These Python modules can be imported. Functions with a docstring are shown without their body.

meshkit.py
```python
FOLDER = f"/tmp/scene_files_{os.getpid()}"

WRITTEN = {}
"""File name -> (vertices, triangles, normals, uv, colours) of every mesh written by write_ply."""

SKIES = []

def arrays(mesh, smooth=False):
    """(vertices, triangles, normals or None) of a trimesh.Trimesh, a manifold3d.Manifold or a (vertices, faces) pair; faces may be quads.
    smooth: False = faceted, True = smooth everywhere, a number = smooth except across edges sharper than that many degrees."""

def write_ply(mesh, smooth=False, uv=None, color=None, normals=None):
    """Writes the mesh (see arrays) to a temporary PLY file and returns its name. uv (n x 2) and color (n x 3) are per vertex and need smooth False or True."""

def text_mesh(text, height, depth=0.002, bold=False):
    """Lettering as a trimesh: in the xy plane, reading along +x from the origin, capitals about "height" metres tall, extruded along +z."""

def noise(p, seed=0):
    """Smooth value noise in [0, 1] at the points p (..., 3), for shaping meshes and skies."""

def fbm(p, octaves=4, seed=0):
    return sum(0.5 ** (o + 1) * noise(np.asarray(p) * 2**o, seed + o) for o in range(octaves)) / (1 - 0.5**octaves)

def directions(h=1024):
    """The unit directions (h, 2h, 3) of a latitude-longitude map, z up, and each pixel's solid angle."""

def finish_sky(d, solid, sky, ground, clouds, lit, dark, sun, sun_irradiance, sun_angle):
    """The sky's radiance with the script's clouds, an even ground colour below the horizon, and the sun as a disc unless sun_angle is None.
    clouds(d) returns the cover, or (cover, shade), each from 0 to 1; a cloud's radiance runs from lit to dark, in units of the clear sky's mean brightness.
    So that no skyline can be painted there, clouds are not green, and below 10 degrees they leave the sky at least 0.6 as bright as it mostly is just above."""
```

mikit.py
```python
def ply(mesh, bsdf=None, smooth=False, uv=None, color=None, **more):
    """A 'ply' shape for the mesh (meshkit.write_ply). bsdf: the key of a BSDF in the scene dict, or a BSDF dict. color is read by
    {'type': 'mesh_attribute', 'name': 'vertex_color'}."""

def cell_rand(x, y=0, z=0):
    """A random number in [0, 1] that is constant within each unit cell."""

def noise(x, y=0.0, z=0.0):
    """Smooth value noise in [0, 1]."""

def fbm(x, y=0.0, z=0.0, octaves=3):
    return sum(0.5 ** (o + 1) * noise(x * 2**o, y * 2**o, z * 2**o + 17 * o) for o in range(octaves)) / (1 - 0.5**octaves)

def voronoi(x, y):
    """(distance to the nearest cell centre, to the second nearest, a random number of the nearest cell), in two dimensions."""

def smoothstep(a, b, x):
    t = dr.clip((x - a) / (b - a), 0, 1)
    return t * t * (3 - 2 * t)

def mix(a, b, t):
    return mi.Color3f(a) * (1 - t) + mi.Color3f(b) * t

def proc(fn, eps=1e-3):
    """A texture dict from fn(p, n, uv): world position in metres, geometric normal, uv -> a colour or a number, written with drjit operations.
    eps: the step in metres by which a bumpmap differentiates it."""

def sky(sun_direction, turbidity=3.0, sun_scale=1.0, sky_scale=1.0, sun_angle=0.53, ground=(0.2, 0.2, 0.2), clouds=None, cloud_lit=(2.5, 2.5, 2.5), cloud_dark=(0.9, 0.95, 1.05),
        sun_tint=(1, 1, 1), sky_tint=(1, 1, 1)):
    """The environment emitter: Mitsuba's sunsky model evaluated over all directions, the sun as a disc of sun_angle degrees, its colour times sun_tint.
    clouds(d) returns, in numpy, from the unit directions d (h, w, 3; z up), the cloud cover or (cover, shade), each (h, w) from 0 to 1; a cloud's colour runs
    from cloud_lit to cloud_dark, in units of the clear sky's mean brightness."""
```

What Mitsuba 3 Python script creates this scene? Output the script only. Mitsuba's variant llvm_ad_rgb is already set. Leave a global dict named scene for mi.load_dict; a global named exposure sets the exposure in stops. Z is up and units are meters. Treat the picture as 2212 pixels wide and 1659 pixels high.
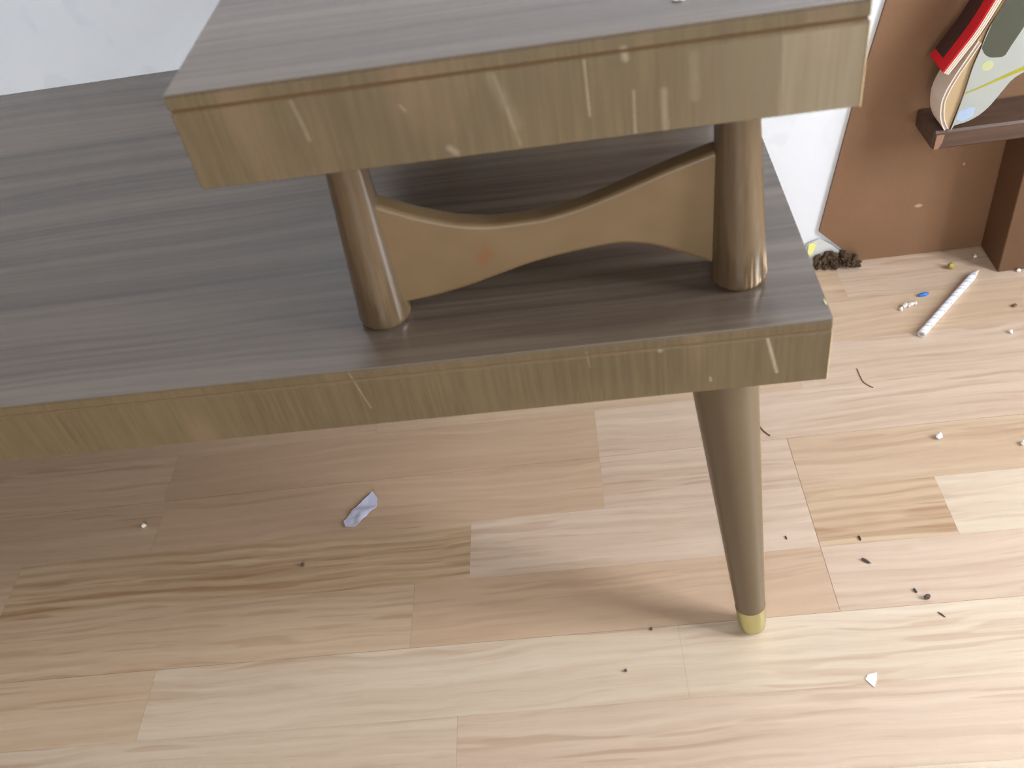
import math, random
import numpy as np, trimesh, drjit as dr, mitsuba as mi, mikit
from shapely.geometry import Polygon
from mikit import noise, fbm, smoothstep, mix, proc, ply

T = mi.ScalarTransform4f
rng = np.random.default_rng(7)
scene, labels = {'type': 'scene'}, {}

# ------------------------------------------------------------------ camera, light, exposure
CAM = np.array([-0.17475, -0.42475, 0.68246])
FWD = np.array([-0.08959477, 0.73051385, -0.67699505])
UP = np.array([0.10915645, 0.6828362, 0.72237081])
scene['camera'] = {'type': 'thinlens', 'to_world': T().look_at(origin=CAM.tolist(), target=(CAM + FWD).tolist(), up=UP.tolist()),
                   'fov': 57.358, 'fov_axis': 'x', 'aperture_radius': 0.0016, 'focus_distance': 0.80, 'near_clip': 0.01, 'far_clip': 50.0}
exposure = -0.2
WIN = dict(x=0.98, y0=-0.54, y1=-0.02, z0=0.30, z1=1.50)      # window opening in the right wall
DAY2 = (6.2, 6.25, 6.4)   # radiance of the fill window added behind the camera
DAY = (28.5, 29.7, 31.8)   # daylight radiance seen through its pane


def lin(r, g, b):
    return [((c / 255) / 12.92 if c / 255 <= 0.04045 else ((c / 255 + 0.055) / 1.055) ** 2.4) for c in (r, g, b)]


def obj(key, mesh, bsdf, smooth=False, **kw):
    if key in scene:
        k = 1
        while f'{key}_{k:03d}' in scene:
            k += 1
        key = f'{key}_{k:03d}'
    scene[key] = ply(mesh, bsdf, smooth, **kw)
    return key


def tag(key, label=None, cat=None, group=None, kind=None):
    labels[key] = {k: v for k, v in dict(label=label, category=cat, group=group, kind=kind).items() if v}


def box(x0, x1, y0, y1, z0, z1):
    m = trimesh.creation.box(extents=(x1 - x0, y1 - y0, z1 - z0))
    m.apply_translation(((x0 + x1) / 2, (y0 + y1) / 2, (z0 + z1) / 2))
    return m


def bevel_box(x0, x1, y0, y1, z0, z1, c):
    """Box with every edge chamfered (hull of the inset corner points)."""
    pts = []
    for x, sx in ((x0, 1), (x1, -1)):
        for y, sy in ((y0, 1), (y1, -1)):
            for z, sz in ((z0, 1), (z1, -1)):
                pts += [(x, y + sy * c, z + sz * c), (x + sx * c, y, z + sz * c), (x + sx * c, y + sy * c, z)]
    return trimesh.Trimesh(np.array(pts)).convex_hull


def lathe(prof, a, b, n=48):
    """Profile [(t along a->b in metres, radius)] turned about the axis from a to b, closed at both ends."""
    a, b = np.array(a, float), np.array(b, float)
    w = (b - a) / np.linalg.norm(b - a)
    u = np.cross(w, [0.3, 1, 0.1]); u /= np.linalg.norm(u)
    v = np.cross(w, u)
    th = np.linspace(0, 2 * np.pi, n, endpoint=False)
    ring = np.cos(th)[:, None] * u + np.sin(th)[:, None] * v
    V = np.vstack([a + w * t + r * ring for t, r in prof] + [a + w * prof[0][0], a + w * prof[-1][0]])
    F = []
    k = len(prof)
    for i in range(k - 1):
        for j in range(n):
            p, q, r, s = i * n + j, i * n + (j + 1) % n, (i + 1) * n + (j + 1) % n, (i + 1) * n + j
            F += [(p, q, r), (p, r, s)]
    for j in range(n):
        F += [(k * n, (j + 1) % n, j), (k * n + 1, (k - 1) * n + j, (k - 1) * n + (j + 1) % n)]
    m = trimesh.Trimesh(V, np.array(F), process=False)
    if m.volume < 0:
        m.invert()
    return m


def prism_xz(pts, y0, y1, steps=0):
    """Outline in the x-z plane given depth from y0 to y1."""
    m = trimesh.creation.extrude_polygon(Polygon(pts).buffer(0), y1 - y0, engine='earcut')
    v = m.vertices.copy()
    m.vertices = np.c_[v[:, 0], y1 - v[:, 2], v[:, 1]]
    m.fix_normals()
    return m


def prism_xy(pts, z0, z1):
    m = trimesh.creation.extrude_polygon(Polygon(pts).buffer(0), z1 - z0, engine='earcut')
    m.apply_translation((0, 0, z0))
    return m


def spline(pts, n=40):
    from scipy.interpolate import PchipInterpolator
    p = np.array(pts, float)
    d = np.r_[0, np.cumsum(np.linalg.norm(np.diff(p, axis=0), axis=1))]
    s = np.linspace(0, d[-1], n)
    return np.stack([PchipInterpolator(d, p[:, k])(s) for k in range(p.shape[1])], 1)


def mat(name, color, rough=0.5, spec=0.5, **kw):
    col = {'type': 'rgb', 'value': lin(*color)} if not isinstance(color, dict) else color
    scene[name] = {'type': 'twosided', 'bsdf': {'type': 'principled', 'base_color': col, 'roughness': rough, 'specular': spec, **kw}}
    return name


# ------------------------------------------------------------------ materials
def floor_fn(light, dark, ox, oy, wave, lines, contrast, rings=0.10):
    L, D = lin(*light), lin(*dark)

    def fn(p, n, uv):
        x, y = p.x + ox, p.y + oy
        cell = dr.floor(p.y / 0.0645)
        x = x + cell * 1.37
        yy = y + wave * (fbm(x * 5.0, y * 9.0, ox, 2) - 0.5) + 0.004 * noise(x * 22.0, y * 60.0)
        ring = 0.5 + 0.5 * dr.sin(yy * lines * 6.2832 + 5.0 * noise(x * 1.6, cell))
        streak = noise(x * 9.0, yy * 260.0)
        fine = noise(x * 60.0, yy * 1100.0)
        pore = smoothstep(0.62, 0.95, noise(x * 34.0, yy * 520.0))
        broad = fbm(x * 1.9, y * 22.0, 3.0, 2)
        dash = smoothstep(0.60, 0.80, noise(x * 17.0, yy * 330.0, 4.0)) * smoothstep(0.35, 0.65, fbm(x * 4.0, y * 40.0, 8.0, 2))
        t = rings * ring * ring + 0.36 * streak + 0.12 * fine + 0.14 * pore + 0.34 * dash + 0.45 * (broad - 0.5)
        return mix(L, D, dr.clip(t * contrast * 1.25, 0, 1))
    return proc(fn)


FLOORS = {
    'wood_cream': floor_fn((212, 196, 174), (180, 152, 126), 0.3, 0.0, 0.030, 95, 0.75),
    'wood_tan': floor_fn((202, 178, 151), (168, 136, 108), 1.9, 0.7, 0.018, 80, 0.7),
    'wood_rose': floor_fn((197, 170, 143), (168, 136, 109), 3.1, 1.3, 0.022, 70, 0.6),
    'wood_striped': floor_fn((204, 180, 150), (162, 128, 97), 5.7, 2.1, 0.010, 95, 0.8, 0.32),
    'wood_pale_pink': floor_fn((207, 186, 165), (174, 145, 121), 7.7, 2.9, 0.024, 85, 0.75),
}
for k, t in FLOORS.items():
    mat(k, t, 0.38, 0.4)
mat('joint_dark', (120, 92, 66), 0.8, 0.1)


def laminate_fn(p, n, uv):
    x, y = p.x, p.y
    yy = y + 0.030 * (fbm(x * 2.2, y * 5.0, 1.0, 2) - 0.5) + 0.006 * noise(x * 9.0, y * 40.0)
    a = noise(x * 1.6, yy * 95.0)
    b = noise(x * 4.0, yy * 300.0)
    c = noise(x * 26.0, yy * 900.0)
    e = fbm(x * 0.9, yy * 20.0, 5.0, 2)
    t = 0.42 * a + 0.25 * b + 0.15 * c + 0.45 * (e - 0.3)
    return mix(lin(104, 92, 80), lin(65, 54, 47), smoothstep(0.05, 0.95, t))


mat('walnut_laminate', proc(laminate_fn), 0.20, 1.0)

# whitish scratches and dark veneer joints on the front aprons: (x0, z0, x1, z1, half width, strength)
MARKS = [(-0.1646, 0.4985, -0.1642, 0.4712, 0.0005, 0.55), (-0.1432, 0.4809, -0.1436, 0.4598, 0.0007, 0.45), (-0.1296, 0.479, -0.1291, 0.4601, 0.0016, 0.3),
         (-0.1467, 0.5012, -0.1461, 0.4969, 0.0016, 0.5), (-0.3007, 0.4979, -0.2978, 0.4779, 0.0011, 0.25), (-0.2057, 0.4969, -0.1983, 0.4612, 0.0008, 0.22),
         (-0.0757, 0.3202, -0.0695, 0.2941, 0.001, 0.75), (-0.3183, 0.3282, -0.3124, 0.2984, 0.0005, 0.35), (-0.137, 0.3219, -0.1364, 0.3202, 0.0014, 0.5),
         (-0.1081, 0.2951, -0.1077, 0.2923, 0.0007, 0.7), (-0.2324, 0.4642, -0.2294, 0.4612, 0.0016, 0.4), (-0.2512, 0.489, -0.2492, 0.486, 0.0007, 0.4),
         (-0.1784, 0.3253, -0.1776, 0.3125, 0.0005, 0.25), (-0.2072, 0.4971, -0.1988, 0.4721, 0.003, 0.13), (-0.1156, 0.4939, -0.1154, 0.4741, 0.0022, 0.16)]
SEAMS = [(-0.0782, 0.4993, -0.0757, 0.4622, 0.0004, 0.35), (-0.505, 0.3175, -0.5037, 0.2943, 0.0008, 0.5), (-0.505, 0.3175, -0.5037, 0.2844, 0.0005, 0.3)]


def apron_fn(p, n, uv):
    x, z = p.x, p.z
    v = noise(x * 620.0, z * 26.0)
    w = noise(x * 1500.0, z * 90.0)
    b = fbm(x * 11.0, z * 16.0, 2.0, 3)
    col = mix(lin(104, 89, 62), lin(79, 66, 42), dr.clip(0.40 * v + 0.22 * w + 0.70 * (b - 0.25), 0, 1))
    col = mix(col, lin(132, 104, 84), 0.3 * smoothstep(0.62, 0.86, fbm(x * 26.0 + 9.0, z * 14.0, 7.0, 2)))
    front = dr.select(p.y < 0.02, mi.Float(1), mi.Float(0))
    worn_lit = (0.45 * smoothstep(-0.135, -0.078, x) + 0.55 * smoothstep(-0.0785, -0.0760, x)) * smoothstep(0.452, 0.456, z) * (1 - smoothstep(0.497, 0.499, z))
    col = mix(col, lin(158, 147, 126), 0.5 * worn_lit * front * (0.6 + 0.4 * v))  # right-end wear, lightened further to paint in the highlight there
    for lst, target in ((MARKS, lin(190, 178, 156)), (SEAMS, lin(58, 44, 28))):
        for (x0, z0, x1, z1, hw, s) in lst:
            dx, dz = x1 - x0, z1 - z0
            t = dr.clip(((x - x0) * dx + (z - z0) * dz) / (dx * dx + dz * dz), 0, 1)
            d = dr.sqrt(dr.square(x - x0 - t * dx) + dr.square(z - z0 - t * dz))
            k = (1 - smoothstep(hw * 0.2, hw * 1.7, d)) * (0.72 * s) * front * (0.55 + 0.45 * noise(x * 900.0, z * 240.0))
            col = mix(col, target, k)
    return col


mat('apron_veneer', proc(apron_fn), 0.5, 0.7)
mat('apron_groove', (92, 70, 46), 0.6, 0.2)
mat('apron_groove_faint', (112, 92, 70), 0.6, 0.2)
mat('worn_lit_edge', (188, 170, 130), 0.6, 0.3)


def post_fn(p, n, uv):
    g = noise(p.x * 420.0, p.y * 420.0, p.z * 12.0)
    h = noise(p.x * 1300.0, p.y * 1300.0, p.z * 40.0)
    return mix(lin(94, 77, 55), lin(68, 54, 38), dr.clip(0.6 * g + 0.4 * h, 0, 1))


def worn_post_fn(p, n, uv):
    col = post_fn(p, n, uv)
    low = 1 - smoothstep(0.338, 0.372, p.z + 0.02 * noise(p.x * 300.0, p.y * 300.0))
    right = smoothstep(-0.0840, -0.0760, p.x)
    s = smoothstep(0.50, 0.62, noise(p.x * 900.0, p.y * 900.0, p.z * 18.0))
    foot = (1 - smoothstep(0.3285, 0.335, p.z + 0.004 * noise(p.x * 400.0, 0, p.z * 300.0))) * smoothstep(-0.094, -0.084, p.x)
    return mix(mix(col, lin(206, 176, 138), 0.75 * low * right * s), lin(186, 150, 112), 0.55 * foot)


mat('post_wood', proc(post_fn), 0.2, 0.8)
mat('worn_post_wood', proc(worn_post_fn), 0.2, 0.8)


def brace_fn(p, n, uv):
    b = fbm(p.x * 26.0, p.z * 40.0, p.y * 20.0, 3)
    col = mix(lin(122, 102, 74), lin(106, 86, 60), b)
    d = dr.sqrt(dr.square(p.x + 0.2309) + dr.square((p.z - 0.3687) * 0.8))
    knot = (1 - smoothstep(0.002, 0.0095, d + 0.004 * noise(p.x * 300.0, p.z * 300.0)))
    return mix(col, lin(122, 70, 40), 0.6 * knot)


mat('brace_wood', proc(brace_fn), 0.40, 0.45)


def leg_fn(p, n, uv):
    g = noise(p.x * 60.0 + p.z * 5.0, p.y * 60.0, p.z * 6.0)
    return mix(lin(94, 80, 60), lin(86, 72, 53), g)


mat('leg_wood', proc(leg_fn), 0.3, 0.6)
scene['brass'] = {'type': 'twosided', 'bsdf': {'type': 'principled', 'base_color': {'type': 'rgb', 'value': lin(196, 190, 140)}, 'metallic': 0.9, 'roughness': 0.3}}
mat('rubber', (70, 62, 50), 0.8, 0.2)


def wall_fn(p, n, uv):
    b = fbm(p.x * 9.0, p.z * 9.0, p.y * 9.0, 3)
    s = smoothstep(0.68, 0.8, fbm(p.x * 45.0, p.z * 30.0, 4.0, 2))
    return mix(mix(lin(222, 226, 231), lin(212, 218, 225), b), lin(188, 195, 206), 0.2 * s)


mat('wall_paint', proc(wall_fn), 0.75, 0.2)
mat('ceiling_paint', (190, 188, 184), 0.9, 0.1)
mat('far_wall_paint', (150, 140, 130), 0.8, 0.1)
mat('white_trim', (232, 232, 228), 0.5, 0.4)


def board_fn(p, n, uv):
    b = fbm(p.x * 14.0, p.z * 14.0, p.y * 14.0, 3)
    s = noise(p.x * 900.0, p.z * 900.0, p.y * 900.0)
    col = mix(lin(124, 94, 70), lin(108, 79, 56), dr.clip(0.8 * b + 0.3 * (s - 0.5), 0, 1))
    d1 = dr.sqrt(dr.square((p.x - 0.196) * 0.55) + dr.square(p.z - 0.066))
    d2 = dr.sqrt(dr.square(p.x - 0.236) + dr.square((p.z - 0.112) * 0.6))
    fl = (1 - smoothstep(0.0012, 0.0032, d1)) + (1 - smoothstep(0.0008, 0.0016, d2))
    return mix(col, lin(190, 160, 134), dr.clip(fl, 0, 1) * 0.6)


mat('hardboard', proc(board_fn), 0.48, 0.35)


def rackwood_fn(p, n, uv):
    g = noise(p.x * 30.0, p.y * 240.0, p.z * 240.0)
    return mix(lin(84, 63, 51), lin(62, 46, 38), dr.clip(0.7 * g + 0.4 * fbm(p.x * 20.0, p.y * 20.0, p.z * 20.0, 2) - 0.1, 0, 1))


mat('rack_wood', proc(rackwood_fn), 0.42, 0.45)
mat('upright_wood', (96, 70, 50), 0.5, 0.3)
mat('chip_wood', (140, 108, 88), 0.6, 0.2)
mat('red_cover', (206, 22, 38), 0.3, 0.5)
mat('cover_shade', (60, 34, 30), 0.4, 0.4)  # shaded tone of the red cover
mat('page_cream', (214, 198, 182), 0.7, 0.2)
mat('page_shadow', (150, 128, 118), 0.8, 0.1)
mat('page_tan', (172, 150, 116), 0.6, 0.3)
mat('page_grey', (176, 166, 158), 0.7, 0.2)
mat('page_white', (158, 163, 158), 0.4, 0.4)
mat('photo_print', (62, 66, 56), 0.35, 0.5)
mat('print_yellow', (150, 146, 40), 0.5, 0.3)
mat('print_lime', (176, 182, 138), 0.5, 0.3)
mat('print_blue', (156, 176, 202), 0.5, 0.3)
mat('paper_white', (236, 238, 240), 0.7, 0.2)
mat('paper_grey', (196, 198, 194), 0.7, 0.2)
mat('paper_lilac', (196, 200, 222), 0.5, 0.3)
mat('paper_yellow', (226, 226, 140), 0.7, 0.2)
mat('crumb_white', (240, 240, 236), 0.7, 0.2)
mat('crumb_dark', (88, 78, 72), 0.8, 0.2)
mat('dirt_dark', (74, 60, 46), 0.9, 0.1)
mat('crumb_brown', (104, 84, 58), 0.8, 0.2)
mat('crumb_olive', (158, 150, 72), 0.6, 0.3)
mat('plastic_blue', (36, 108, 190), 0.35, 0.5)
mat('plastic_clear', (206, 200, 196), 0.15, 0.9)
mat('hair_brown', (120, 90, 66), 0.5, 0.4)
mat('pencil_wood', (226, 206, 196), 0.6, 0.3)
scene['pencil_paint'] = {'type': 'twosided', 'bsdf': {'type': 'principled', 'base_color': {'type': 'mesh_attribute', 'name': 'vertex_color'}, 'roughness': 0.3, 'specular': 0.5}}

# ------------------------------------------------------------------ the room
W3 = 0.0645                                   # width of one strip of the three-strip laminate boards
XL, XR, YF, YB, ZC = -2.6, WIN['x'], -2.4, 0.4583, 2.4
obj('floor', box(XL, XR, YF, YB + 0.05, -0.03, -0.0004), 'wood_tan'); tag('floor', 'pale wood laminate floor in three-strip boards', kind='structure')
# strip ends of each row, from the photograph where it shows them: row -> [(x start, tone), ...]
C, N_, R_, S_, P_ = 'wood_cream', 'wood_tan', 'wood_rose', 'wood_striped', 'wood_pale_pink'
ROWS = {
    3: [(-1.07, N_), (-.625, R_), (-.180, P_), (.255, N_)],
    2: [(-1.062, N_), (-.621, R_), (-.180, P_), (0.0, N_), (.360, C)],
    1: [(-1.19, N_), (-.751, S_), (-.3055, P_), (0.0, S_), (.116, C), (.56, N_)],
    0: [(-1.19, R_), (-.7497, N_), (-.355, R_), (0.0, P_), (.41, N_)],
    -1: [(-1.02, N_), (-.578, C), (-.1303, C), (.315, P_)],
    -2: [(-.757, C), (-.3117, P_), (.133, N_)],
    -3: [(-.92, N_), (-.47, P_), (-.03, C), (.41, N_)],
    4: [(-.86, R_), (-.41, N_), (.03, P_), (.47, N_)],
    5: [(-.95, N_), (-.50, R_), (-.06, N_), (.385, P_)],
    6: [(-.78, P_), (-.33, N_), (.11, P_), (.55, R_)],
    7: [(-1.0, N_), (-.55, N_), (-.11, N_), (.335, R_)],
}
tones = [C, N_, R_, S_, P_, N_, P_]
for k in range(-14, 8):
    ends = list(ROWS.get(k, [(-0.9 + 0.445 * j + 0.13 * ((k * 7) % 5) - 0.3, tones[int(rng.integers(7))]) for j in range(4)]))
    while ends[0][0] > -1.5:
        ends.insert(0, (ends[0][0] - 0.445, tones[int(rng.integers(7))]))
    while ends[-1][0] < XR - 0.47:
        ends.append((ends[-1][0] + 0.445, tones[int(rng.integers(7))]))
    board_seam = k % 3 == 0                   # every third row boundary is a real joint between boards
    for i, (x0, tone) in enumerate(ends):
        x1 = ends[i + 1][0] if i + 1 < len(ends) else XR
        gl = 0.00035 if abs(x0) < 1e-6 else 0.00005
        gr = 0.00035 if abs(x1) < 1e-6 else 0.00005
        y0, y1 = k * W3 + (0.00010 if board_seam else 0.00003), (k + 1) * W3 - (0.00010 if (k + 1) % 3 == 0 else 0.00003)
        y1 = min(y1, YB - 0.002)
        if y1 > y0:
            obj('floor__plank', box(x0 + gl, x1 - gr, y0, y1, -0.0035, 0.0), tone)
obj('wall_back', box(XL - .1, XR + .1, YB, YB + 0.08, -0.03, ZC), 'wall_paint'); tag('wall_back', 'white painted wall behind the step table', kind='structure')
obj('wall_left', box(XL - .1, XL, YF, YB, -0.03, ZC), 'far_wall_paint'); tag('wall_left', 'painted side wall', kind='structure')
WF = dict(x0=-0.9, x1=0.5, z0=0.4, z1=1.9)
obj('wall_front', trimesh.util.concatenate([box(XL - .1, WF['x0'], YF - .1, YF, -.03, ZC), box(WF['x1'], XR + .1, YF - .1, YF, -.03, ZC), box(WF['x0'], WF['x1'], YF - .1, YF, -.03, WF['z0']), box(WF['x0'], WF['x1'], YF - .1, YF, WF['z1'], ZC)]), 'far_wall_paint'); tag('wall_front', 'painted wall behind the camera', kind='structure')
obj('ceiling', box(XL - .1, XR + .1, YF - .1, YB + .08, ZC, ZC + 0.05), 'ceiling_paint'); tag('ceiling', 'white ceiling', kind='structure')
w = WIN
wall = trimesh.util.concatenate([box(XR, XR + .12, YF, w['y0'], -.03, ZC), box(XR, XR + .12, w['y1'], YB, -.03, ZC),
                                 box(XR, XR + .12, w['y0'], w['y1'], -.03, w['z0']), box(XR, XR + .12, w['y0'], w['y1'], w['z1'], ZC)])
obj('wall_right', wall, 'wall_paint'); tag('wall_right', 'white painted wall with the window', kind='structure')
fr = []
for (a, b, c, d) in ((w['y0'], w['y0'] + .05, w['z0'], w['z1']), (w['y1'] - .05, w['y1'], w['z0'], w['z1']), (w['y0'], w['y1'], w['z0'], w['z0'] + .05),
                     (w['y0'], w['y1'], w['z1'] - .05, w['z1']), ((w['y0'] + w['y1']) / 2 - .02, (w['y0'] + w['y1']) / 2 + .02, w['z0'], w['z1'])):
    fr.append(box(XR + .03, XR + .08, a, b, c, d))
obj('window_1__frame', trimesh.util.concatenate(fr), 'white_trim')
pane = trimesh.Trimesh([(XR + .09, w['y0'], w['z0']), (XR + .09, w['y1'], w['z0']), (XR + .09, w['y1'], w['z1']), (XR + .09, w['y0'], w['z1'])], [(0, 2, 1), (0, 3, 2)], process=False)
WIN2 = WF  # unseen window added for frontal fill light
scene['window_1__pane'] = ply(pane, 'white_trim', emitter={'type': 'area', 'radiance': {'type': 'rgb', 'value': list(DAY)}})
tag('window_1', 'white framed window letting in daylight', kind='structure')
v = WIN2
fr = [box(a, b, YF - .08, YF - .03, c, d) for (a, b, c, d) in ((v['x0'], v['x0'] + .05, v['z0'], v['z1']), (v['x1'] - .05, v['x1'], v['z0'], v['z1']), (v['x0'], v['x1'], v['z0'], v['z0'] + .05), (v['x0'], v['x1'], v['z1'] - .05, v['z1']))]
obj('fill_window_2__frame', trimesh.util.concatenate(fr), 'white_trim')
pane = trimesh.Trimesh([(v['x0'], YF - .09, v['z0']), (v['x1'], YF - .09, v['z0']), (v['x1'], YF - .09, v['z1']), (v['x0'], YF - .09, v['z1'])], [(0, 2, 1), (0, 3, 2)], process=False)
scene['fill_window_2__pane'] = ply(pane, 'white_trim', emitter={'type': 'area', 'radiance': {'type': 'rgb', 'value': list(DAY2)}})
tag('fill_window_2', 'added fill light framed as a window in the wall behind the camera', kind='structure')

# ------------------------------------------------------------------ the step table
RZ = -0.0109
ROT = np.array([[math.cos(RZ), -math.sin(RZ), 0, 0], [math.sin(RZ), math.cos(RZ), 0, 0], [0, 0, 1, 0], [0, 0, 0, 1]])


def tab(key, mesh, bsdf, smooth=False):
    mesh = mesh.copy(); mesh.apply_transform(ROT)
    return obj(key, mesh, bsdf, smooth)


tag('step_table', 'two-tier walnut step table with brown aprons and brass-tipped tapered legs against the white wall', 'table')
H1, T1, H2, T2, YT, XE, DB = 0.3303, 0.0465, 0.5088, 0.0504, -0.0213, -0.0397, 0.4572
X0 = -1.28                                     # far left end of the long lower shelf, outside the picture


def tier(part, x0, x1, h, t, label, gd, groove):
    tab(f'step_table__{part}', bevel_box(x0, x1, YT, DB, h - 0.0012, h, 0.0005), 'walnut_laminate')
    labels[f'step_table__{part}'] = {'label': label}
    # banding strip under the laminate, a groove, and the apron board below it
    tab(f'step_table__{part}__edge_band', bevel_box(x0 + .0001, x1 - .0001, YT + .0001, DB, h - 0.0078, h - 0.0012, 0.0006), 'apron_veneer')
    tab(f'step_table__{part}__groove', box(x0 + gd, x1 - gd, YT + gd, DB, h - 0.0094, h - 0.0078), groove)
    z1 = h - 0.0094
    ap = f'step_table__{part}_apron'
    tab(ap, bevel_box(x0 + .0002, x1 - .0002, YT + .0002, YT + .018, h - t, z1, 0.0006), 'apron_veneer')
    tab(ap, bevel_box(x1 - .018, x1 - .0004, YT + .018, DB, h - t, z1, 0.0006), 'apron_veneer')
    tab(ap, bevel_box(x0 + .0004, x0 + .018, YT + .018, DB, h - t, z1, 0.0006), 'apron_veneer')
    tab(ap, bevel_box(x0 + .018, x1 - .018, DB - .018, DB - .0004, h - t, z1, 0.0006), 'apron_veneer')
    tab(f'step_table__{part}__underside', box(x0 + .018, x1 - .018, YT + .018, DB - .018, h - t + 0.004, h - 0.0094), 'apron_groove')
    # pale worn wood along the right-hand corner, its lit edge put into the colour
    tab(f'{ap}__worn_lit_edge', bevel_box(x1 - .0006, x1 + .0001, YT - .0001, YT + .0006, h - t, z1, 0.0002), 'worn_lit_edge')


tier('lower_shelf', X0, XE, H1, T1, 'long walnut laminate lower shelf', .0005, 'apron_groove_faint')
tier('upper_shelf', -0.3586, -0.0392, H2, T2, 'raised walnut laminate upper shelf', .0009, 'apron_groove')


def post(a, b, ra, rb, m):
    L = float(np.linalg.norm(np.array(b) - a))
    pr = [(0, ra - .0032), (.0006, ra - .0018), (.0022, ra - .0005), (.0045, ra)]
    pr += [(s, ra + (rb - ra) * s / L) for s in np.linspace(.012, L, 14)]
    return obj('step_table__post', lathe(pr, a, b), m, 35)


PL0, PL1 = (-.2995, .0299, H1), (-.2972, .0314, H2 - T2 + .006)
PR0, PR1 = (-.0837, .0274, H1), (-.0870, .0294, H2 - T2 + .006)
post(PL0, PL1, .0163, .0104, 'post_wood')
labels[post(PR0, PR1, .0165, .0107, 'worn_post_wood')] = {'label': 'turned post with scuffed bare grain at its foot'}
post((-.3000, .4050, H1), (-.2960, .4030, H2 - T2 + .006), .0170, .0112, 'post_wood')
post((-.0840, .4050, H1), (-.0875, .4030, H2 - T2 + .006), .0170, .0112, 'post_wood')

top = spline([(-0.2997, 0.4206), (-0.2849, 0.4112), (-0.2592, 0.3982), (-0.2393, 0.3914), (-0.2193, 0.3886), (-0.1997, 0.3887), (-0.1791, 0.3919), (-0.1562, 0.3984), (-0.1340, 0.4061), (-0.1106, 0.4137), (-0.0869, 0.4201)], 50)
bot = spline([(-0.0869, 0.3360), (-0.0955, 0.3409), (-0.1087, 0.3484), (-0.1225, 0.3554), (-0.1384, 0.3622), (-0.1546, 0.3651), (-0.1780, 0.3632), (-0.2044, 0.3589), (-0.2265, 0.3528), (-0.2484, 0.3468), (-0.2690, 0.3429), (-0.2898, 0.3409)], 50)


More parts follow.
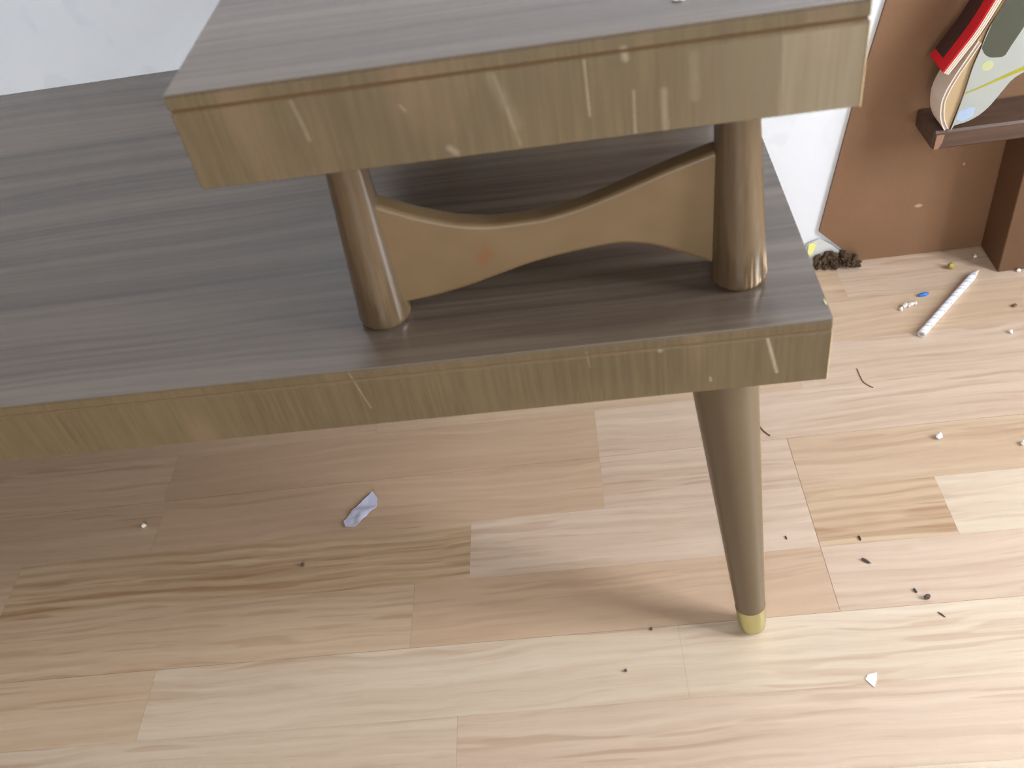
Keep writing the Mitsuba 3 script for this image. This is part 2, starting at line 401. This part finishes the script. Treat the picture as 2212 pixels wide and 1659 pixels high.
def rounded_slab(pts, y0, y1, r, n=4):
    """Outline prism with rounded front and back edges."""
    base = Polygon(pts).buffer(0)
    secs = []
    for s in np.linspace(0, 1, n):
        a = s * np.pi / 2
        secs.append((y0 + r * (1 - math.sin(a)), r * (1 - math.cos(a))))
    prof = [(y, d) for y, d in secs[::-1]] + [(y0 + y1 - y, d) for y, d in secs]
    ring = np.array(base.exterior.coords)[:-1]
    nr = np.roll(ring, -1, 0) - np.roll(ring, 1, 0)
    nr = np.c_[-nr[:, 1], nr[:, 0]] / np.linalg.norm(nr, axis=1, keepdims=True)
    if not base.exterior.is_ccw:
        nr = -nr
    order = sorted(prof)
    V, F, m = [], [], len(ring)
    for y, d in order:
        q = ring + nr * d
        V.append(np.c_[q[:, 0], np.full(m, y), q[:, 1]])
    V = np.vstack(V)
    for i in range(len(order) - 1):
        for j in range(m):
            a, b = i * m + j, i * m + (j + 1) % m
            F += [(a, b, b + m), (a, b + m, a + m)]
    cap = trimesh.creation.triangulate_polygon(Polygon(ring + nr * order[0][1]), engine='earcut')
    capf = np.array(cap[1])
    from scipy.spatial import cKDTree
    idx = cKDTree(V[:m][:, [0, 2]]).query(cap[0])[1]
    F = np.vstack([np.array(F), idx[capf], idx[capf][:, ::-1] + (len(order) - 1) * m])
    t = trimesh.Trimesh(V, F, process=False); t.fix_normals()
    return t


labels[obj('step_table__brace', rounded_slab(np.vstack([top, bot]), 0.0255, 0.0393, .0030), 'brace_wood', 40)] = {'label': 'bow-tie shaped brown wooden brace panel between the two front posts'}


def leg(foot, head, r0, r1):
    foot, head = np.array(foot, float), np.array(head, float)
    L = float(np.linalg.norm(head - foot)); cuff = 0.0275
    rc = r0 + (r1 - r0) * cuff / L
    k = obj('step_table__leg', lathe([(cuff * .6, rc - .0012), (cuff, rc + .0002)] + [(s, r0 + (r1 - r0) * s / L) for s in np.linspace(cuff + .0005, L, 12)], foot, head), 'leg_wood', 35)
    f = obj(f'{k}__ferrule', lathe([(.0012, r0 - .0035), (.0016, r0 - .0018), (.003, r0 - .0004), (.005, r0)] + [(s, r0 + (rc - r0) * s / cuff + .0003) for s in np.linspace(.008, cuff, 5)], foot, head), 'brass', 35)
    labels[f] = {'label': 'brass tip'}
    obj(f'{k}__glide', lathe([(-.0002, r0 - .0045), (.0014, r0 - .0030)], foot, head), 'rubber', 35)


leg((-.0715, -.0085, .0015), (-.0942, .0354, H1 - T1 + .006), .0102, .0242)
leg((-.0700, .4420, .0015), (-.0950, .4120, H1 - T1 + .006), .0103, .0232)
leg((X0 + .035, .0040, .0015), (X0 + .058, .0500, H1 - T1 + .006), .0103, .0232)
leg((X0 + .035, .4450, .0015), (X0 + .058, .4200, H1 - T1 + .006), .0103, .0232)

# ------------------------------------------------------------------ the magazine rack by the wall
tag('magazine_rack', 'brown hardboard magazine rack with slanted edge and ledge standing right of the step table', 'magazine rack')
PY = 0.4545
obj('magazine_rack__back_panel', prism_xz([(.1366, .0008), (.0908, .0470), (.1116, .1910), (.1324, .3010), (.1650, .4690), (.50, .4700), (.55, .0500), (.53, .0008)], PY, PY + .0035), 'hardboard')
k = obj('magazine_rack__ledge', bevel_box(.1775, .50, .4050, PY, .1640, .1842, .0022), 'rack_wood')
k = obj('magazine_rack__upright', bevel_box(.2745, .3500, .4049, PY, .0005, .1640, .0008), 'upright_wood')
labels[k] = {'label': 'upright support under the ledge'}
obj('magazine_rack__ledge__chip', prism_xz([(.1797, .1655), (.1840, .1655), (.1870, .1720), (.1880, .1805), (.1805, .1805)], .4043, .4050), 'chip_wood')

# a magazine: page block curved along its leaning spine, red cover on its left face
ZS = 0.1845


def band(left, right, y0, y1, n=30):
    l, r = spline(left, n), spline(right, n)
    return prism_xz(np.vstack([l, r[::-1]]), y0, y1)


def offset_curve(pts, d):
    p = spline(pts, 30)
    t = np.gradient(p, axis=0); t /= np.linalg.norm(t, axis=1, keepdims=True)
    return p + d * np.c_[t[:, 1], -t[:, 0]]


tag('magazine', 'magazine with a red cover leaning right in the rack, leftmost on the ledge', 'magazine', 'magazines on the rack ledge')
red = [(.1757, .2458), (.1865, .2633), (.1979, .2823), (.2095, .3085), (.2200, .3350)]
o = lambda d: offset_curve(red, d)
obj('magazine__cover', prism_xz(np.vstack([o(-.0002), o(.0010)[::-1]]), .4060, .4420), 'red_cover')
dk = spline([(.1800, .2525), (.1865, .2633), (.1979, .2823), (.2095, .3085), (.2200, .3350)], 30)
labels[obj('magazine__cover__painted_shade', prism_xz(np.vstack([offset_curve(dk, -.0006), offset_curve(dk, -.0002)[::-1]]), .4205, .4420), 'cover_shade')] = {'label': 'dark maroon layer painting shade on the red cover'}  # dark layer puts shade on the cover side turned from the window
for i, (a, b, m) in enumerate(((.0011, .0022, 'page_cream'), (.0022, .0030, 'page_shadow'), (.0030, .0046, 'page_cream'), (.0046, .0053, 'page_shadow'), (.0053, .0068, 'page_cream'))):
    y = .4052 + (.0006 if m == 'page_shadow' else 0) + .0002 * i
    obj('magazine__page', prism_xz(np.vstack([o(a), o(b)[::-1]]), y, .4415), m)

tag('magazine_001', 'open white brochure with a dark photo and yellow line, drooping over the rack ledge', 'magazine', 'magazines on the rack ledge')
low = [(.1868, .1850), (.1806, .1990), (.1792, .2075), (.1788, .2150), (.1806, .2250), (.1852, .2377), (.1945, .2570), (.2020, .2720)]
q = lambda d: offset_curve(low, d)
obj('magazine_001__sheet', prism_xz(np.vstack([q(0), q(.0010)[::-1]]), .4045, .4330), 'page_cream')
obj('magazine_001__sheet', prism_xz(np.vstack([q(.0010), q(.0032)[::-1]]), .4056, .4340), 'page_grey')
obj('magazine_001__sheet', prism_xz(np.vstack([q(.0032), q(.0042)[::-1]]), .4045, .4350), 'page_cream')
tan_r = [(.1915, .1850), (.1945, .1985), (.1987, .2241), (.2017, .2489), (.2051, .2635), (.2088, .2824), (.2172, .3000), (.2268, .3200)]
tan_l = [(.1875, .1850), (.1850, .1990), (.1836, .2080), (.1832, .2179), (.1866, .2301), (.1920, .2490), (.1985, .2645), (.2085, .2860), (.2152, .3020), (.2238, .3200)]
labels[obj('magazine_001__page', band(tan_l, tan_r, .4062, .4350), 'page_tan')] = {'label': 'tan inside page'}


def front_y(x):
    return .4040 + .30 * np.maximum(x - .20, 0) ** 1.5


def front_sheet(pts, lift, th=.0006):
    """Flat outline laid on the gently curved front sheet."""
    g = Polygon(pts).buffer(0).intersection(SHEET)
    g = max(g.geoms, key=lambda q: q.area) if hasattr(g, 'geoms') else g
    m = trimesh.creation.extrude_polygon(g, th, engine='earcut')
    m = m.subdivide_to_size(.006)
    v = m.vertices
    m.vertices = np.c_[v[:, 0], front_y(v[:, 0]) - lift - v[:, 2], v[:, 1]]
    m.fix_normals()
    return m


wl = spline([(.1922, .1850), (.1946, .1985), (.1988, .2241), (.2018, .2489), (.2052, .2635), (.2089, .2824), (.2165, .3000), (.2240, .3200)], 24)
wb = spline([(.1925, .1850), (.1960, .1905), (.2016, .1911), (.2134, .1952), (.2231, .2027), (.2335, .2172), (.2425, .2298), (.2700, .2420), (.2900, .2600), (.2950, .3200)], 40)
SHEET = Polygon(np.vstack([wb, wl[::-1]])).buffer(0)
obj('magazine_001__front_page', front_sheet(np.vstack([wb, wl[::-1]]), 0), 'page_white')
bl = np.vstack([[(.2170, .3150), (.2060, .2660)], spline([(.2071, .2640), (.2120, .2575), (.2177, .2548), (.2278, .2540), (.2330, .2636), (.2420, .2820), (.2560, .3150)], 24)])
labels[obj('magazine_001__front_page__photo', front_sheet(bl, .0006, .0002), 'photo_print')] = {'label': 'dark grey photo print'}
ya, yb = spline([(.1995, .2222), (.2140, .2262), (.2274, .2304), (.2499, .2362), (.2800, .2420)], 20), spline([(.1995, .2236), (.2140, .2282), (.2274, .2332), (.2499, .2406), (.2800, .2490)], 20)
obj('magazine_001__front_page__printed_line', front_sheet(np.vstack([ya, yb[::-1]]), .0006, .0002), 'print_yellow')
th = np.linspace(0, 2 * np.pi, 20, endpoint=False)
obj('magazine_001__front_page__printed_spot', front_sheet(np.c_[.2150 + .0055 * np.cos(th), .2475 + .0050 * np.sin(th)], .0006, .0002), 'print_lime')
obj('magazine_001__front_page__printed_patch', front_sheet([(.1955, .1960), (.1968, .2040), (.2050, .2075), (.2120, .2060), (.2110, .1975), (.2020, .1935)], .0006, .0002), 'print_blue')

# ------------------------------------------------------------------ small things on the floor


def lump(x, y, rx, ry, rz, seed, rot=0.0, z=0.0, rough=.35):
    m = trimesh.creation.icosphere(2)
    v = m.vertices * (1 + rough * (mikit.meshkit.noise(m.vertices * 1.7 + seed, seed)[:, None] - .5) * 2)
    v = v * (rx, ry, rz)
    c, s = math.cos(rot), math.sin(rot)
    v = np.c_[v[:, 0] * c - v[:, 1] * s, v[:, 0] * s + v[:, 1] * c, v[:, 2]]
    v[:, 2] -= v[:, 2].min()
    m.vertices = v + (x, y, z)
    return m


# pencil: hexagonal barrel with a spiral print, sharpened wooden tip
a, b = np.array([.1633, .3143, .0040]), np.array([.2570, .4114, .0040])
ax = (b - a) / np.linalg.norm(b - a); L = float(np.linalg.norm(b - a))
side = np.cross([0, 0, 1], ax); up = np.array([0, 0, 1.0])
n, mseg = 24, 240
V, CC, F = [], [], []
Lb = L - .017
for i in range(mseg + 1):
    s = Lb * i / mseg
    for j in range(n):
        ang = 2 * np.pi * j / n
        r = .0040 * (0.96 + 0.04 * math.cos(6 * ang))
        V.append(a + ax * s + r * (math.cos(ang) * side + math.sin(ang) * up))
        ph = (s / .0148 - j / n) % 1.0
        col = (236, 238, 246) if ph < .46 else ((176, 214, 236) if ph < .60 else ((222, 200, 214) if ph < .70 else ((240, 240, 246) if ph < .90 else (206, 186, 206))))
        if abs(ph - .65) < .05 and (j % 8) == 2:
            col = (120, 50, 70)
        CC.append(lin(*col))
for i in range(mseg):
    for j in range(n):
        p0, p1 = i * n + j, i * n + (j + 1) % n
        F += [(p0, p1 + n, p1), (p0, p0 + n, p1 + n)]
V += [a, a + ax * Lb]; CC += [lin(120, 120, 90), lin(230, 220, 210)]
for j in range(n):
    F += [(len(V) - 2, j, (j + 1) % n), (len(V) - 1, mseg * n + (j + 1) % n, mseg * n + j)]
pm = trimesh.Trimesh(V, F, process=False)
if pm.volume < 0:
    pm.invert()
tag('pencil', 'white spiral-patterned pencil lying on the floor in front of the magazine rack', 'pencil')
scene['pencil__barrel'] = ply(pm, 'pencil_paint', True, color=np.array(CC))
labels[obj('pencil__tip', lathe([(0, .0038), (.004, .0030), (.012, .0013), (.017, .0004)], a + ax * Lb, a + ax * L - np.array([0, 0, .0028]), 20), 'pencil_wood', 35)] = {'label': 'pale sharpened tip'}

# crumpled paper strip under the table
sp = [(-.4271, .1364), (-.4295, .1430), (-.4224, .1539), (-.4150, .1640), (-.4091, .1714), (-.4045, .1767), (-.3992, .1690), (-.3990, .1584), (-.4087, .1465), (-.4140, .1400), (-.4189, .1360)]
m = trimesh.creation.extrude_polygon(Polygon(sp), .0006, engine='earcut').subdivide_to_size(.0025)
v = m.vertices
v[:, 2] += .0003 + .0045 * mikit.meshkit.noise(np.c_[v[:, 0] * 150, v[:, 1] * 150, v[:, 0] * 0]) * (0.4 + 0.6 * mikit.meshkit.noise(np.c_[v[:, 0] * 60, v[:, 1] * 60, v[:, 0] * 0], 3))
m.vertices = v
tag(obj('paper_scrap', m, 'paper_lilac', 50), 'crumpled lilac-white paper strip on the floor under the lower shelf', 'paper scrap')
# white scrap in the gap between wall and rack
m = prism_xz([(.0700, .0010), (.0787, .0330), (.0924, .0372), (.1061, .0270), (.1182, .0140), (.1173, .0069), (.1023, .0100), (.0905, .0060), (.0850, .0010)], .4547, .4551).subdivide_to_size(.004)
m.vertices[:, 1] += .0010 * (mikit.meshkit.noise(m.vertices * (90, 0, 90), 5) - .5)
tag('paper_scrap_001', 'white paper scrap with a yellow corner behind the rack at the foot of the wall', 'paper scrap')
obj('paper_scrap_001__sheet', m, 'paper_grey', 50)
m = prism_xz([(.0790, .0180), (.0800, .0325), (.0862, .0345), (.0880, .0280), (.0845, .0180)], .4532, .4535)
obj('paper_scrap_001__yellow_corner', m, 'paper_yellow')
dr_ = np.random.default_rng(5)
cl = []
for i in range(46):
    u = dr_.random()
    cx, r = .0890 + .0440 * u, .0016 + .0028 * dr_.random()
    cl.append(lump(cx, .4535 - .007 * dr_.random() - .004 * (u > .75) - r * .5, r * (1 + dr_.random()), r * .8, r * (.8 + .8 * dr_.random()), 300 + i, 3 * dr_.random(), z=(.006 + .008 * u) * dr_.random() ** 1.5, rough=.8))
tag(obj('dirt_clump', trimesh.util.concatenate(cl), 'dirt_dark', 40), 'brown clump of dirt at the cut corner of the rack beside the white paper', 'dirt')

tag(obj('plastic_bit', lump(.1869, .3798, .0062, .0024, .0020, 3, .15, rough=.12), 'plastic_blue', 40), 'small oval blue plastic bit on the floor left of the pencil', 'plastic bit')
cm = trimesh.util.concatenate([lump(x, y, r, r * .8, .0022, 20 + i, i, rough=.5) for i, (x, y, r) in enumerate(((.1575, .3603, .0022), (.1625, .3640, .0030), (.1665, .3650, .0026), (.1700, .3657, .0026), (.1740, .3660, .0022)))])
tag(obj('plastic_shred', cm, 'plastic_clear', 30), 'crumpled clear plastic shred on the floor below the blue bit', 'plastic shred')
tag(obj('pebble', lump(.2298, .4212, .0036, .0038, .0042, 8, rough=.3), 'crumb_olive', 40), 'small olive green pebble on the floor above the pencil', 'pebble')
SPECKS = [
    ('paper_crumb', .1352, .1741, .0030, .0028, .0030, .3, 'crumb_white', 'round white paper crumb on the floor midway up the right edge', 'crumb'),
    ('paper_crumb', .2037, .1562, .0030, .0018, .0020, .8, 'crumb_white', 'white paper crumb at the right edge of the picture', 'crumb'),
    ('paper_crumb', -.6365, .1633, .0022, .0024, .0016, .2, 'crumb_white', 'tiny white crumb on the floor at the far left below the shelf', 'crumb'),
    ('paper_crumb', .2614, .4358, .0018, .0018, .0016, .2, 'crumb_white', 'tiny pale crumb left of the rack upright', 'crumb'),
    ('paper_crumb', .2951, .4020, .0020, .0018, .0018, .2, 'crumb_white', 'tiny pale crumb at the front foot of the rack upright', 'crumb'),
    ('paper_crumb', .2502, .3059, .0020, .0020, .0018, .2, 'crumb_white', 'tiny white crumb on the floor right of the pencil', 'crumb'),
    ('grit', -.4627, .0964, .0018, .0024, .0016, .2, 'crumb_dark', 'tiny dark grit below the lilac paper strip', 'grit'),
    ('grit', .0345, .0695, .0010, .0030, .0010, .1, 'crumb_dark', 'short upright dark fleck right of the floor joint', 'grit'),
    ('grit', .0328, .0455, .0050, .0011, .0010, -.75, 'crumb_dark', 'slanted dark sliver right of the floor joint', 'grit'),
    ('grit', .0698, .0054, .0030, .0024, .0022, .4, 'crumb_dark', 'largest dark grit on the floor right of the leg', 'grit'),
    ('grit', .0630, .0128, .0010, .0028, .0010, .3, 'crumb_dark', 'small grey fleck just above the largest grit', 'grit'),
    ('grit', .0759, -.0108, .0042, .0005, .0006, -.9, 'crumb_dark', 'thin dark sliver just below the largest grit', 'grit'),
    ('grit', -.0261, .0771, .0007, .0022, .0007, .1, 'crumb_dark', 'small dark fleck between the leg and the floor joint', 'grit'),
    ('grit', -.1523, -.0018, .0012, .0016, .0010, .1, 'crumb_dark', 'tiny dark speck in the leg shadow left of the brass tip', 'grit'),
    ('grit', -.1767, -.0374, .0012, .0015, .0010, .1, 'crumb_dark', 'tiny grey speck on the cream plank below the leg shadow', 'grit'),
    ('grit', .2688, .3458, .0024, .0018, .0016, .1, 'crumb_brown', 'brown grit on the floor right of the pencil at the picture edge', 'grit'),
]
for i, (nm, x, y, rx, ry, rz, rot, mt, lab, cat) in enumerate(SPECKS):
    k = obj(nm, lump(x, y, rx * (.82 if mt == 'crumb_dark' else 1), ry * (.82 if mt == 'crumb_dark' else 1), rz, 40 + i, rot, rough=.45), mt, 40)
    tag(k, lab, cat)
m = prism_xy([(.0030, -.0605), (.0060, -.0568), (.0128, -.0558), (.0110, -.0620), (.0075, -.0675)], .0002, .0008)
tag(obj('paper_chip', m, 'paper_white'), 'white triangular paper chip on the floor below the leg at right', 'paper chip')


def strand(pts, r, key, lab):
    p = spline([(x, y, .0006) for x, y in pts], 16)
    mm = trimesh.util.concatenate([lathe([(0, r), (float(np.linalg.norm(p[i + 1] - p[i])), r)], p[i], p[i + 1], 6) for i in range(len(p) - 1)])
    tag(obj(key, mm, 'hair_brown'), lab, 'hair')


strand([(-.0221, .2129), (-.0186, .2036), (-.0145, .1981)], .0006, 'hair', 'short brown hair on the floor right of the leg top')
strand([(.0887, .2775), (.0890, .2602), (.0965, .2481)], .0004, 'hair', 'thin curved hair on the floor right of the lower shelf corner')
tag(obj('paint_fleck', lump(-.1186, .0080, .0030, .0030, .0007, 77, z=H2), 'crumb_white', 40), 'small white fleck on top of the upper shelf', 'fleck')
tag(obj('paint_fleck', lump(-.0412, -.0055, .0008, .0026, .0003, 78, z=H1), 'print_lime', 40), 'small pale fleck on the right edge of the lower shelf', 'fleck')
